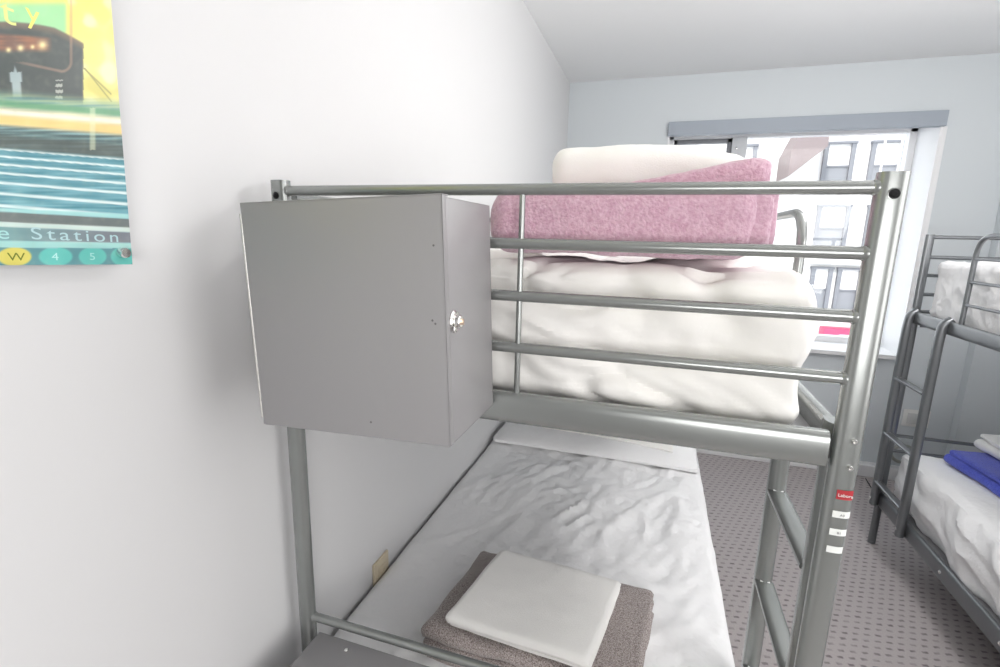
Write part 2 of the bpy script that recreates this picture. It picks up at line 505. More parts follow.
def make_bunk(loc, rz, Wd, Ld, st, zt, rails, beam, sbeam, low_end, low_side, stile_y, rung_z, hoop, m, label, lowin=0.0, ladout=0.030):
    """local frame: ladder on the +x side at the -y end"""
    root = empty('bunk_bed', loc, rz)
    tag(root, label, 'bunk bed', 'bunk beds in the room')
    hx, hy = Wd / 2, Ld / 2
    PX, PY = 0.0175, 0.0125
    def part(name, bm, parent=root, mm=m):
        return link(name, bm, mm, parent)
    posts = {}
    for sx in (-1, 1):
        for sy in (-1, 1):
            b = bmesh.new()
            x, y = sx * hx, sy * hy
            tube(b, [(x, y, 0.0), (x, y, 0.004), (x, y, zt - 0.004), (x, y, zt)], PX, PY, (0, 1, 0), 28, power=2.6)
            p = part('post', b)
            posts[(sx, sy)] = p
            bb = bmesh.new()
            disc(bb, (x, y + sy * (PY - 0.001), zt - 0.027), (0, sy, 0), [(0.0075, -0.001), (0.0075, 0.0018), (0.006, 0.0022)], 22)
            link('hole_rim', bb, M_STEEL if m is M_STEEL else M_STEEL_SHADE, p)
            bb = bmesh.new()
            disc(bb, (x, y + sy * (PY + 0.0005), zt - 0.027), (0, sy, 0), [(0.0062, -0.001), (0.0062, 0.0012), (0.0035, 0.0012), (0.003, 0.0022), (0.0001, 0.0022)], 18)
            link('hole_plug', bb, M_BLACK, p)
            bb = bmesh.new()
            bolt(bb, (x + 0.004 * sx, y + sy * PY, beam[0] - 0.005 + 0.024), (0, sy, 0), 0.0040)
            link('bolt', bb, M_CHROME, p)
            bb = bmesh.new()
            bolt(bb, (x + 0.004 * sx, y + sy * PY, beam[0] - 0.005 - 0.015), (0, sy, 0), 0.0040)
            link('bolt', bb, M_CHROME, p)
            bb = bmesh.new()
            disc(bb, (x, y, 0), (0, 0, 1), [(0.0165, 0.0), (0.0175, 0.003), (0.0175, 0.012), (0.0165, 0.014)], 24)
            link('foot_cap', bb, m, p)
    rr = 0.0088
    for sy in (-1, 1):
        y = sy * hy
        for i, z in enumerate(rails):
            b = bmesh.new()
            tube(b, [(-hx + 0.012, y, z), (-hx + 0.026, y, z), (hx - 0.026, y, z), (hx - 0.012, y, z)], rr, rr, (0, 0, 1), 18)
            for s in (-1, 1):      # weld collar
                disc(b, (s * (hx - 0.0180), y, z), (-s, 0, 0), [(rr + 0.0016, -0.004), (rr + 0.0012, 0.0006), (rr, 0.002)], 18)
            part('end_rail', b)
        b = bmesh.new()
        tube(b, [(-hx + 0.018, y, beam[0]), (hx - 0.024, y, beam[0])], 0.0135, beam[1] / 2, (0, 0, 1), 28, power=3.4)
        part('end_beam', b)
        b = bmesh.new()
        tube(b, [(-0.012, y, rails[0]), (-0.012, y, beam[0] + beam[1] / 2 - 0.002)], 0.0048, 0.0048, (0, 1, 0), 14)
        part('upright_bar', b)
        for z in low_end:
            b = bmesh.new()
            tube(b, [(-hx + 0.012, y, z), (hx - 0.012, y, z)], rr, rr, (0, 0, 1), 18)
            for s in (-1, 1):
                disc(b, (s * (hx - 0.0185), y, z), (-s, 0, 0), [(rr + 0.0015, -0.003), (rr, 0.003)], 18)
            part('lower_end_rail', b)
    for sx in (-1, 1):
        b = bmesh.new()
        x = sx * hx
        tube(b, [(x, -hy + 0.018, sbeam[0]), (x, hy - 0.018, sbeam[0])], 0.0135, sbeam[1] / 2, (0, 0, 1), 28, power=3.4)
        part('upper_side_beam', b)
        b = bmesh.new()
        xi = sx * (hx - lowin)
        tube(b, [(xi, -hy + 0.018, low_side[0]), (xi, hy - 0.018, low_side[0])], 0.0135, low_side[1] / 2, (0, 0, 1), 24, power=3.4)
        ls = part('lower_side_rail', b)
        for yy in (-hy + 0.62, 0.0, hy - 0.35):
            bb = bmesh.new()
            bolt(bb, (xi + sx * 0.0135, yy, low_side[0]), (sx, 0, 0), 0.0075)
            link('bolt', bb, M_CHROME, ls)
        # guard rail: a hoop and three bars
        g = empty('guard_rail', (0, 0, 0)); g.parent = root
        yl = -hy + hoop[0] if sx > 0 else -hy + 0.03
        b = bmesh.new()
        zb = sbeam[0] + sbeam[1] / 2 - 0.004
        if sx > 0:
            tube(b, bez([(x, yl, zb), (x, yl, hoop[1]), (x, hy - 0.012, hoop[1])], 0.085, 10), 0.0095, 0.0095, (1, 0, 0), 16)
        else:
            tube(b, [(x, yl, hoop[1]), (x, hy - 0.012, hoop[1])], 0.0095, 0.0095, (1, 0, 0), 16)
        link('hoop', b, m, g)
        for z in hoop[2]:
            b = bmesh.new()
            tube(b, [(x, yl, z), (x, hy - 0.012, z)], 0.0065, 0.0065, (1, 0, 0), 14)
            link('guard_bar', b, m, g)
    # ladder on the open side
    lad = empty('ladder', (0, 0, 0)); lad.parent = root
    lx = hx + ladout
    ztop = sbeam[0] + sbeam[1] / 2
    zbot = low_side[0] - low_side[1] / 2 + 0.005
    for yy in stile_y:
        y = -hy + yy
        b = bmesh.new()
        tube(b, bez([(lx, y, zbot), (lx, y, ztop - 0.075), (lx - 0.006, y, ztop - 0.015), (hx - 0.002, y, ztop + 0.006)], 0.05, 8), 0.017, 0.021, (0, 1, 0), 22, power=2.5)
        s_ = link('stile', b, m, lad)
        bb = bmesh.new()
        bolt(bb, (lx + 0.0165, y, low_side[0]), (1, 0, 0), 0.007)
        link('bolt', bb, M_CHROME, s_)
    y0, y1 = -hy + stile_y[0], -hy + stile_y[1]
    for z in rung_z:
        b = bmesh.new()
        tube(b, [(lx, y0 + 0.012, z), (lx, y1 - 0.012, z)], 0.0185, 0.0075, (0, 0, 1), 18, power=3.0)
        r_ = link('rung', b, m, lad)
        for yy in (y0 + 0.018, y1 - 0.018):
            bb = bmesh.new()
            tube(bb, [(lx - 0.009, yy, z + 0.0070), (lx + 0.009, yy, z + 0.0070)], 0.003, 0.0028, (0, 0, 1), 10)
            link('weld_bead', bb, mat('pale_weld', (0.62, 0.63, 0.62), 0.45, metal=0.3), r_)
    # boards that carry the mattresses
    for z, ins in ((sbeam[0] - 0.012, 0.006), (low_side[0] + 0.012, 0.006 + lowin)):
        b = bmesh.new()
        box(b, (-hx + ins, -hy + 0.016, z - 0.006), (hx - ins, hy - 0.016, z + 0.006), 0.003)
        part('mattress_base', b, mm=M_MESH)
    return root

near = make_bunk((0.515, 0.754 + 1.0, 0), 0.0, 0.930, 2.00, None, 1.668,
                 (1.650, 1.568, 1.485, 1.400), (1.2970, 0.0525), (1.2935, 0.052), (0.765,), (0.40, 0.05),
                 (0.040, 0.310), (1.075, 0.865, 0.650), (0.372, 1.640, (1.565, 1.485, 1.405)), M_STEEL,
                 'silver grey metal bunk bed with the lockers, nearest to the left wall', lowin=0.035, ladout=0.002)
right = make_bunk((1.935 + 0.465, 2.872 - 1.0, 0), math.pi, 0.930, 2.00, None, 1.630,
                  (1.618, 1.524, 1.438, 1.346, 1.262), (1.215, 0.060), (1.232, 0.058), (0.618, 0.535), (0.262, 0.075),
                  (0.012, 0.310), (0.925, 0.632, 0.362), (0.385, 1.620, (1.530, 1.436, 1.342)), M_STEEL_SHADE,
                  'silver grey metal bunk bed with shade in its colour at the right edge, ladder facing the middle of the room')

# stickers on the near bunk's front right post
pl = [o for o in near.children if o.name.startswith('post')][2]
def sticker(z0, z1, x0, x1, m, name):
    b = bmesh.new()
    n = 10
    cx, cy = 0.465, -1.0
    rows = []
    for zz in (z0, z1):
        row = []
        for i in range(n + 1):
            x = x0 + (x1 - x0) * i / n
            u = min(0.999, abs(x) / 0.0178)
            y = -0.0129 * (1 - u ** 2.6) ** (1 / 2.6) - 0.0003
            row.append(b.verts.new((cx + x, cy + y, zz)))
        rows.append(row)
    for i in range(n):
        b.faces.new((rows[0][i], rows[0][i + 1], rows[1][i + 1], rows[1][i]))
    f = b.faces[:]
    r = bmesh.ops.extrude_face_region(b, geom=f)
    for v in r['geom']:
        if isinstance(v, bmesh.types.BMVert): v.co.y -= 0.0004
    return link(name, b, m, pl)
st = sticker(1.229, 1.243, -0.006, 0.0150, M_RED, 'maker_label')
st['label'] = 'small red label with white lettering'
text_mesh('Labora', 0.0066, 'lettering', M_LABEL, st, Matrix.Translation((0.465 - 0.0045, -1.0 - 0.0139, 1.2335)) @ Matrix.Rotation(math.pi / 2, 4, 'X'))
for i, z in enumerate((1.201, 1.1735, 1.146)):
    s_ = sticker(z, z + 0.010, -0.0070, 0.0155 - 0.0010 * i, M_LABEL, 'tape_label')
    s_['label'] = 'narrow strip of white tape'
    if i < 2:
        text_mesh('A3' if i == 0 else 'B1', 0.005, 'lettering', M_PRINTTXT, s_, Matrix.Translation((0.465 + 0.002, -1.0 - 0.0139, z + 0.0028)) @ Matrix.Rotation(math.pi / 2, 4, 'X'))

# ------------------------------------------------------------------ lockers on the near bunk
def make_locker(loc, roll, label, key=True):
    W_, D_, H_ = 0.301, 0.182, 0.320
    root = empty('metal_locker', loc)
    root.rotation_euler = (0, roll, 0)
    tag(root, label, 'locker', 'lockers on the bunk end')
    b = bmesh.new()
    t = 0.0016
    box(b, (-W_ / 2, D_ / 2 - t, 0), (W_ / 2, D_ / 2, H_))                    # back
    box(b, (-W_ / 2, -D_ / 2 + 0.004, 0), (-W_ / 2 + t, D_ / 2, H_))          # sides
    box(b, (W_ / 2 - t, -D_ / 2 + 0.004, 0.0), (W_ / 2, D_ / 2, H_), 0.0006)
    box(b, (-W_ / 2, -D_ / 2 + 0.004, 0), (W_ / 2, D_ / 2, t))
    box(b, (-W_ / 2, -D_ / 2 + 0.004, H_ - t), (W_ / 2, D_ / 2, H_), 0.0006)
    link('body', b, M_LOCK, root)
    b = bmesh.new()
    box(b, (-W_ / 2, -D_ / 2, 0.002), (W_ / 2 + 0.003, -D_ / 2 + 0.003, H_ + 0.003), 0.0012)
    box(b, (W_ / 2 + 0.0004, -D_ / 2, 0.002), (W_ / 2 + 0.003, -D_ / 2 + 0.010, H_ + 0.003), 0.0009)   # folded edge
    box(b, (-W_ / 2 + 0.01, -D_ / 2, H_ + 0.0005), (W_ / 2 + 0.003, -D_ / 2 + 0.018, H_ + 0.003), 0.0009)
    door = link('door', b, M_LOCK, root)
    for x, z in ((0.138, 0.165), (0.134, 0.169), (0.035, 0.024), (0.1395, 0.262)):
        b = bmesh.new()
        disc(b, (x, -D_ / 2, z), (0, -1, 0), [(0.0016, -0.0005), (0.0013, 0.0004), (0.0004, 0.0006)], 10)
        link('paint_chip', b, mat('dark_chip', (0.12, 0.11, 0.12), 0.6), door)
    b = bmesh.new()
    n = 22
    for i in range(n):
        z0 = 0.012 + i * (H_ - 0.024) / n
        tube(b, [(-W_ / 2 - 0.0012, -D_ / 2 + 0.002, z0 + 0.0008), (-W_ / 2 - 0.0012, -D_ / 2 + 0.002, z0 + (H_ - 0.024) / n - 0.0002)], 0.0024, 0.0024, (0, 1, 0), 12)
    link('piano_hinge', b, mat('pale_hinge_steel', (0.62, 0.61, 0.58), 0.35, metal=0.6), root)
    # cam lock on the right-hand side
    lk = bmesh.new()
    cy, cz = -0.063, 0.164
    disc(lk, (W_ / 2, cy, cz), (1, 0, 0), [(0.0150, 0), (0.0150, 0.002), (0.0128, 0.0042), (0.0105, 0.0030), (0.0090, 0.0030), (0.0085, 0.0100), (0.0070, 0.0115), (0.0002, 0.0115)], 26)
    lo = link('cam_lock', lk, M_CHROME, root)
    if key:
        b = bmesh.new()
        box(b, (W_ / 2 + 0.0105, cy - 0.0012, cz - 0.004), (W_ / 2 + 0.015, cy + 0.0012, cz + 0.004), 0.0006)
        link('key_slot', b, M_BRASS, lo)
        b = bmesh.new()
        box(b, (W_ / 2 + 0.004, cy - 0.014, cz - 0.013), (W_ / 2 + 0.0075, cy - 0.006, cz - 0.004), 0.0015)
        link('hasp', b, M_CHROME, lo)
    b = bmesh.new()
    disc(b, (-0.071, 0.070, H_), (0, 0, 1), [(0.0045, -0.0005), (0.0045, 0.0015), (0.003, 0.003), (0.0002, 0.003)], 14)
    link('screw_head', b, M_CHROME, root)
    return root

make_locker((0.3180, 0.643, 1.2990), math.radians(-2.2), 'grey metal locker with key lock hung on the top rails of the bunk end')
make_locker((0.243, 0.642, 0.432), math.radians(0.6), 'second grey metal locker hung low under the bottom rail, mostly out of frame', key=False)

# ------------------------------------------------------------------ mattresses and sheets
def mattress(name, lo, hi, r, step, disp, m, label):
    b = soft_box(lo, hi, r, step, disp)
    o = link(name, b, m)
    tag(o, label, 'mattress', 'made-up mattresses on the bunks')
    return o

def cloth_folds(p, n, amp, off, d, sc=9.0):
    """long creases with sharp crests running along direction d; amplitude in metres"""
    d = Vector(d).normalized()
    e1 = d.cross(Vector((0.31, 0.77, 0.55))).normalized()
    e2 = d.cross(e1)
    q = p + 0.05 * noise.noise_vector(p * 3.2 + Vector((off, off, off)))
    u, v1, v2 = q.dot(d), q.dot(e1), q.dot(e2)
    n0 = noise.noise(Vector((u * sc * 0.25 + off, v1 * sc, v2 * sc)))
    n1 = noise.noise(Vector((u * sc * 0.5 + 7, v1 * sc * 1.9 + off, v2 * sc * 1.9)))
    w_ = min(1.0, max(0.0, 0.55 + 1.2 * noise.noise(p * 3.7 + Vector((off, 4, 0)))))
    k = math.exp(-(n0 * 5.0) ** 2)
    return amp * (k * (0.2 + 0.9 * w_) + 0.5 * n0 + 0.35 * math.exp(-(n1 * 4.5) ** 2) * w_)

def d_upper(p, n):
    q = p.copy()
    f = 1.0 if n.y < -0.3 else 0.6
    q -= n * f * cloth_folds(p, n, 0.023, 2.3, (1, 0.1, -0.75), 8)
    q -= n * f * cloth_folds(p, n, 0.014, 8.1, (1, 0.2, -0.35), 13)
    if n.y < 0.2:      # sagging belly of the loose cover, tucked under at the bottom
        t = (p.z - 1.30) / 0.24
        q.y += 0.006 * math.cos(t * math.pi * 2.2)
        q.x += 0.006 * math.sin(t * 9 + p.x * 2) * max(0, n.x)
    if n.y < 0: q.y = max(q.y, 0.7795)
    return q
mattress('mattress', (0.025, 0.783, 1.2885), (0.942, 2.735, 1.545), 0.042, (0.0062, 0.02, 0.006), d_upper, M_SHEET_C,
         'thick mattress in a loose cream white cover on the upper near bunk')

def d_lower(p, n):
    q = p.copy()
    edge = min(1.0, max(0.15, min(p.x - 0.01, 0.964 - p.x) / 0.10))
    if n.z > 0.5:
        q.z += edge * (cloth_folds(p, n, 0.0085, 4.4, (0.58, 0.81, 0), 10) + cloth_folds(p, n, 0.006, 1.7, (0.9, -0.43, 0), 17))
        hw = math.exp(-((p.y - 1.75) / 0.45) ** 2) * edge
        q.z += hw * (cloth_folds(p, n, 0.010, 6.1, (0.31, 0.95, 0), 15) + 0.004 * nz(p, (34, 26, 5), 2.0)) - 0.006
    else:
        q += n * cloth_folds(p, n, 0.002, 4.4, (0.58, 0.81, 0.2), 10)
    if n.z > 0.5:
        if p.y > 2.035:                      # turned-down hem below the pillow
            q.z += 0.006 * min(1.0, (p.y - 2.035) / 0.012)
    return q
mattress('mattress', (0.010, 0.785, 0.4195), (0.964, 2.735, 0.606), 0.030, (0.011, 0.011, 0.012), d_lower, M_SHEET,
         'low mattress under a crumpled white sheet on the lower near bunk')

def pil_top(x, y):
    cx = abs((x - 0.49) / 0.47); cy = (y - 2.06) / 0.44
    k = max(0.0, 1 - cx ** 3) * max(0.0, 1 - abs(cy * 2 - 1) ** 2.2)
    return 0.619 + 0.062 * k ** 0.55
def d_pillow(p, n):
    q = p.copy()
    if n.z > -0.2 and p.z > 0.625:
        q.z = 0.614 + (p.z - 0.614) / 0.076 * (pil_top(p.x, p.y) - 0.614)
    q += n * cloth_folds(p, n, 0.0025, 6.6, (0.9, 0.4, 0), 12)
    return q
pil = link('pillow', soft_box((0.03, 2.07, 0.612), (0.95, 2.50, 0.690), 0.030, 0.010, d_pillow), M_SHEET)
tag(pil, 'flat white pillow at the far end of the lower near bunk', 'pillow')
def d_flap(p, n):
    q = p.copy()
    fy = p.y - 0.070 * (p.x - 0.26) * (1 - (p.y - 2.18) / 0.3)
    q.y = fy
    q.z = pil_top(p.x, fy) + (p.z - 0.70) + 0.003 * nz(p, (9, 20, 0), 2.0) + 0.004
    return q
link('pillowcase_flap', soft_box((0.25, 2.185, 0.697), (0.845, 2.44, 0.705), 0.0035, (0.01, 0.01, 0.004), d_flap), M_SHEET_C, pil)

def d_rup(p, n):
    q = p.copy()
    q += n * cloth_folds(p, n, 0.016, 3.3, (0.6, 0.5, 0.75), 7)
    q += n * cloth_folds(p, n, 0.008, 9.9, (0.7, 0.6, 0.5), 14)
    return q
mattress('mattress', (1.978, 0.915, 1.229), (2.855, 2.835, 1.500), 0.022, (0.02, 0.012, 0.010), d_rup, M_SHEET,
         'mattress in a wrinkled white sheet on the upper bunk at the right edge')

def d_rlow(p, n):
    q = p.copy()
    g = 0.35 if n.z > 0.6 else 1.0
    q += n * g * (cloth_folds(p, n, 0.024, 5.3, (0.2, 1, 0.35), 7) - 0.006)
    q += n * g * cloth_folds(p, n, 0.010, 7.7, (0.2, 1, 0.6), 13)
    if n.x < -0.3:
        t = (p.z - 0.29) / 0.25
        q.x += 0.012 * math.sin(t * 7 + p.y * 3.0)
    return q
mattress('mattress', (1.962, 0.915, 0.2815), (2.855, 2.835, 0.548), 0.045, (0.03, 0.014, 0.012), d_rlow, M_SHEET,
         'mattress in a draped white sheet on the lower bunk at the right edge')

# ------------------------------------------------------------------ blankets and towels
# pink fleece blanket on the upper near bunk
def d_pink(p, n):
    q = p.copy()
    q += n * (0.004 * nz(p, (9, 9, 16), 1.1) + 0.0016 * nz(p, (60, 60, 60), 4.0))
    if n.z < -0.2: q.z += 0.003 * nz(p, (30, 10, 1), 2.0)
    return q
pink = link('fleece_blanket', soft_box((0.432, 0.790, 1.5515), (0.848, 1.16, 1.657), 0.034, 0.007, d_pink), M_PINK)
tag(pink, 'folded mauve pink fleece blanket on the upper near bunk', 'blanket')
for x1, y0, y1, z0, z1 in ((0.862, 0.800, 0.822, 1.562, 1.646), (0.872, 0.818, 0.842, 1.570, 1.658), (0.866, 0.838, 1.12, 1.560, 1.650)):   # upright folded edges at its right end
    link('folded_edge', soft_box((0.825, y0, z0), (x1, y1, z1), 0.0105, 0.006, lambda p, n: p + n * 0.0025 * nz(p, (40, 18, 26), 3.0)), M_PINK, pink)
def d_wedge(p, n):                            # top fold, thicker towards the right
    q = p.copy()
    t = min(1.0, max(0.0, (p.x - 0.64) / 0.185))
    top = 1.667 + 0.037 * t ** 1.15
    q.z = 1.650 + (p.z - 1.650) / 0.08 * (top - 1.650)
    q += n * (0.003 * nz(p, (11, 11, 11), 6.0) + 0.0012 * nz(p, (60, 60, 60), 4.0))
    return q
link('top_fold', soft_box((0.44, 0.835, 1.650), (0.862, 0.975, 1.730), 0.020, 0.007, d_wedge), M_PINK, pink)

def d_wt(p, n):
    q = p.copy()
    t = (p.x - 0.49) / 0.37
    q.z += 0.006 * nz(p, (6, 5, 5), 2.2) - (0.020 * max(0.0, (t - 0.62) / 0.38) ** 1.5 if p.z > 1.70 else 0)
    q += n * (0.005 * nz(p, (10, 10, 14), 8.2) + 0.0012 * nz(p, (55, 55, 55), 1.0))
    return q
wt = link('towel', soft_box((0.493, 0.985, 1.6565), (0.862, 1.150, 1.752), 0.034, 0.008, d_wt), M_TOWEL)
tag(wt, 'folded white towel lying on top of the pink fleece blanket', 'towel', 'white folded towels')

# taupe blanket and white towel on the lower near bunk
prof = serpentine(0.315, 5, 0.0175, 0.0085, True, 0.014, 0.006, 3)
taupe = link('fleece_blanket', folded(0.475, prof, 0.0158, 60, 0.0055, 2.0, 0.012, 0.08), M_TAUPE)
taupe.location = (0.517, 1.022, 0.612)
taupe.rotation_euler = (0, 0, math.radians(-2))
tag(taupe, 'folded taupe mottled blanket on the lower near bunk, under a white towel', 'blanket')
prof = serpentine(0.262, 3, 0.0125, 0.006, True, 0.012, 0.006, 8)
wt2 = link('towel', folded(0.325, prof, 0.0118, 44, 0.0022, 7.0, 0.010, 0.10), M_TOWEL)
wt2.location = (0.505, 1.005, 0.704)
wt2.rotation_euler = (0, 0, math.radians(-4))
tag(wt2, 'folded white towel on the taupe blanket in the foreground', 'towel', 'white folded towels')

# blue and white towels on the right lower bunk
prof = serpentine(0.34, 3, 0.024, 0.012, False, 0.014, 0.006, 5)
blue = link('towel', folded(0.36, prof, 0.0215, 40, 0.004, 4.0, 0.014, 0.05), M_BLUE)
blue.location = (2.300, 2.580, 0.556)
blue.rotation_euler = (0, 0, math.radians(-90 + 6))
tag(blue, 'folded royal blue towel on the right lower bunk', 'towel')
prof = serpentine(0.26, 3, 0.024, 0.012, False, 0.014, 0.006, 6)
wt3 = link('towel', folded(0.30, prof, 0.0225, 36, 0.004, 6.0, 0.014, 0.0), M_TOWEL)
wt3.location = (2.385, 2.665, 0.630)
wt3.rotation_euler = (0, 0, math.radians(-90 + 4))
tag(wt3, 'folded white towel on top of the royal blue towel', 'towel', 'white folded towels')

# ------------------------------------------------------------------ acrylic picture on the left wall
pic = empty('picture', (0.0, 0.4865, 1.530))
pic.rotation_euler = (math.radians(-2.4), 0, 0)      # hangs slightly askew: local y to the right, z up
tag(pic, 'glossy acrylic city picture in yellow and teal on the left wall', 'picture')
PXF = 0.030
b = box(bmesh.new(), (PXF - 0.0062, -0.60, 0.0), (PXF - 0.0006, 0.0, 0.90), 0.0006)
link('acrylic_panel', b, M_ACRYL, pic)

HM = ((932.92701665, -92.53610695, 132.92680218), (373.09683611, -804.26052565, 264.46254039), (1.42379767, -0.23391621, 1.0))
def image_px(u, v):          # homography from panel position to image pixel coordinates; the art is laid out in these
    d = HM[2][0] * u + HM[2][1] * v + 1.0
    d = max(d, 0.2)
    return ((HM[0][0] * u + HM[0][1] * v + HM[0][2]) / d, (HM[1][0] * u + HM[1][1] * v + HM[1][2]) / d)
def lin(c):
    return tuple((x / 255 / 12.92 if x / 255 < 0.04045 else ((x / 255 + 0.055) / 1.055) ** 2.4) for x in c)
def mixc(a, b_, t):
    t = min(1, max(0, t))
    return tuple(a[i] * (1 - t) + b_[i] * t for i in range(3))
def sm(e0, e1, x):
    t = min(1, max(0, (x - e0) / (e1 - e0)))
    return t * t * (3 - 2 * t)
def art(u, v):
    s, t = image_px(max(u, -0.30), min(v, 0.33))
    n1 = noise.noise(Vector((s * 0.012, t * 0.16, 0.0)))
    n2 = noise.noise(Vector((s * 0.05, t * 0.05, 3.0)))
    n3 = noise.noise(Vector((s * 0.02, t * 0.45, 7.0)))
    ts = t - 0.085 * s                    # streaks slope gently down to the right
    # background: yellow haze upper right, paler towards the lower middle
    c = mixc((246, 232, 120), (232, 222, 130), sm(0, 60, t))
    c = mixc(c, (247, 240, 178), sm(0.1, 0.5, n2))
    c = mixc(c, (196, 188, 92), 0.5 * sm(45, 95, t) * sm(-0.1, 0.3, -n2))
    # green sign at top left
    if s < 68 and t < 37:
        c = mixc(c, (150, 220, 160), sm(69, 64, s) * sm(38, 30, t) * 0.95)
        c = mixc(c, (238, 226, 110), sm(8, 0, t) * 0.8)
    # dark vehicle body
    top = 22 + 0.0021 * s * s + (0.25 * max(0, s - 55))
    if s < 84:
        e = sm(top - 1.5, top + 1.5, t) * sm(86, 82, s) * sm(112 + 0.10 * s, 96 + 0.10 * s, t)
        c = mixc(c, (66, 74, 76), e)
        red = sm(32 + .08 * s, 36 + .08 * s, t) * sm(54, 48, t) * sm(54, 46, s)
        c = mixc(c, mixc((176, 112, 84), (120, 84, 74), 0.5 + 1.5 * n2 + 0.6 * n3), 0.8 * red * e)
        c = mixc(c, (150, 118, 96), 0.5 * e * sm(top + 9, top + 1, t))
        for (a, b2, r) in ((9, 50, 2.4), (21, 48, 3.0), (43, 45, 4.2), (33, 47, 2.0)):
            c = mixc(c, (253, 236, 170), math.exp(-((s - a) ** 2 + (t - b2) ** 2) / (r * r)) * 0.95)
        d = abs(math.hypot(max(0, s - 62), max(0, t - 62)) - 9.5) if (s > 62 and t > 62) else (abs(s - 71.5) if t <= 62 else abs(t - 71.5 + (62 - s) * 0.22))
        if t > 30 or s > 60:
            c = mixc(c, (190, 140, 120), 0.45 * sm(2.2, 0.4, d) * sm(0, 40, s))
        d = (s - 60) ** 2 / 6
        if 80 < t < 104 and 56 < s < 63 and int(t / 3) % 2 == 0:
            c = mixc(c, (226, 230, 220), 0.6)
    # pale tower shape
    hw = 5.5 if t > 82 else (7 if t > 72 else max(0, 2.2 - (70 - t) * 0.3))
    if 62 < t < 108 and abs(s - 16.5 - (t - 80) * 0.08) < hw:
        c = mixc(c, (186, 208, 214), 0.75 * sm(110, 88, t) * sm(hw, hw - 2.2, abs(s - 16.5 - (t - 80) * 0.08)))
    # bare twigs at the right
    for k in (0.95, 1.25):
        d = abs((t - 72) - k * (s - 88))
        if 84 < s < 112 and 68 < t < 108:
            c = mixc(c, (92, 92, 58), 0.55 * sm(1.6, 0.2, d))
    # light streaks of the street
    e = sm(86, 100, ts)
    st_ = mixc((96, 142, 140), (160, 190, 150), 0.5 + n3)
    st_ = mixc(st_, (88, 150, 110), sm(98, 102, ts) * sm(110, 104, ts) * 0.8)
    c = mixc(c, st_, e)
    e = sm(104, 110, ts)
    c = mixc(c, mixc((206, 200, 168), (240, 232, 196), 0.5 + n3), e)
    c = mixc(c, (242, 200, 118), sm(112, 118, ts) * sm(128, 122, ts) * 0.85)
    c = mixc(c, (236, 240, 232), sm(108, 111, ts) * sm(115, 112, ts) * 0.7)
    e = sm(122, 128, ts)
    c = mixc(c, mixc((62, 84, 88), (120, 160, 165), 0.35 + 1.1 * n3), e)
    c = mixc(c, (66, 74, 74), sm(132, 137, ts) * sm(152, 146, ts) * 0.75)
    # pale pole through the streaks
    if 108 < t < 150:
        c = mixc(c, (220, 228, 190), 0.5 * sm(4, 1.5, abs(s - 93)))
    # white road stripes on teal
    e = sm(146, 150, ts)
    ph = (ts - 150) / (7.0 + (ts - 150) * 0.045)
    base = mixc((58, 120, 138), (110, 168, 184), 0.5 + 0.9 * n3)
    stp = sm(0.62, 0.80, ph % 1.0) * sm(1.0, 0.92, ph % 1.0)
    base = mixc(base, (224, 238, 240), stp * 0.9)
    base = mixc(base, (150, 205, 210), 0.35 * sm(20, 0, abs(s - 20)) * sm(170, 210, t))
    c = mixc(c, base, e)
    # dark grey bars and pale lines of the sign
    def band(c, a0, a1, b0, b1, col, k=0.95):
        lo = a0 + (b0 - a0) * s / 130.0; hi = a1 + (b1 - a1) * s / 130.0
        return mixc(c, col, k * sm(lo - 0.7, lo + 0.7, t) * sm(hi + 0.7, hi - 0.7, t))
    c = band(c, 211, 222, 219, 228, (92, 100, 102))
    c = band(c, 205, 208, 208, 211, (226, 240, 240), 0.0)
    c = band(c, 208, 211.5, 214, 219, (150, 208, 210))
    c = band(c, 221.5, 226.5, 227.5, 232.5, (196, 216, 212))
    c = band(c, 226.5, 240.5, 232.5, 243.0, mixc((104, 150, 154), (108, 112, 124), s / 110))
    c = band(c, 240.5, 247.5, 243.0, 248.5, (150, 206, 204))
    if t > 247.5 + s * 0.008:
        c = (76, 132, 142)
        for (a, ra, col) in ((15, 17, (214, 200, 84)), (56, 17, (84, 186, 178)), (93, 14, (84, 186, 178)), (124, 13, (84, 186, 178))):
            dd = ((s - a) / ra) ** 2 + ((t - 256.5) / 9.5) ** 2
            c = mixc(c, col, sm(1.15, 0.8, dd) * 0.95)
    c = mixc(c, mixc((150, 150, 120), (235, 225, 190), 0.5 + n2), 0.10 + 0.10 * max(0.0, noise.noise(Vector((s * 0.16, t * 0.16, 9.0)))))
    c = mixc(c, (255, 255, 255), 0.07)
    return lin(c)
us = [-0.60 + 0.02 * i for i in range(21)] + [-0.18 + 0.0011 * i for i in range(1, 164)]
us = [x for x in us if x < 0] + [0.0]
vs_ = [0.0011 * i for i in range(310)] + [0.341 + 0.02 * i for i in range(28)] + [0.90]
me = bpy.data.meshes.new('printed_art')
nu, nv = len(us), len(vs_)
verts = [(PXF, u, v) for v in vs_ for u in us]
faces = [(j * nu + i, j * nu + i + 1, (j + 1) * nu + i + 1, (j + 1) * nu + i) for j in range(nv - 1) for i in range(nu - 1)]
me.from_pydata(verts, [], faces)
ca = me.color_attributes.new('print', 'FLOAT_COLOR', 'POINT')
flat = []
for v in vs_:
    for u in us:
        flat.extend((*art(u, v), 1.0))
ca.data.foreach_set('color', flat)
mp_ = bpy.data.materials.new('glossy_print')
mp_.use_nodes = True
pn = mp_.node_tree.nodes['Principled BSDF']
at = mp_.node_tree.nodes.new('ShaderNodeVertexColor'); at.layer_name = 'print'
mp_.node_tree.links.new(at.outputs['Color'], pn.inputs['Base Color'])
pn.inputs['Roughness'].default_value = 0.28
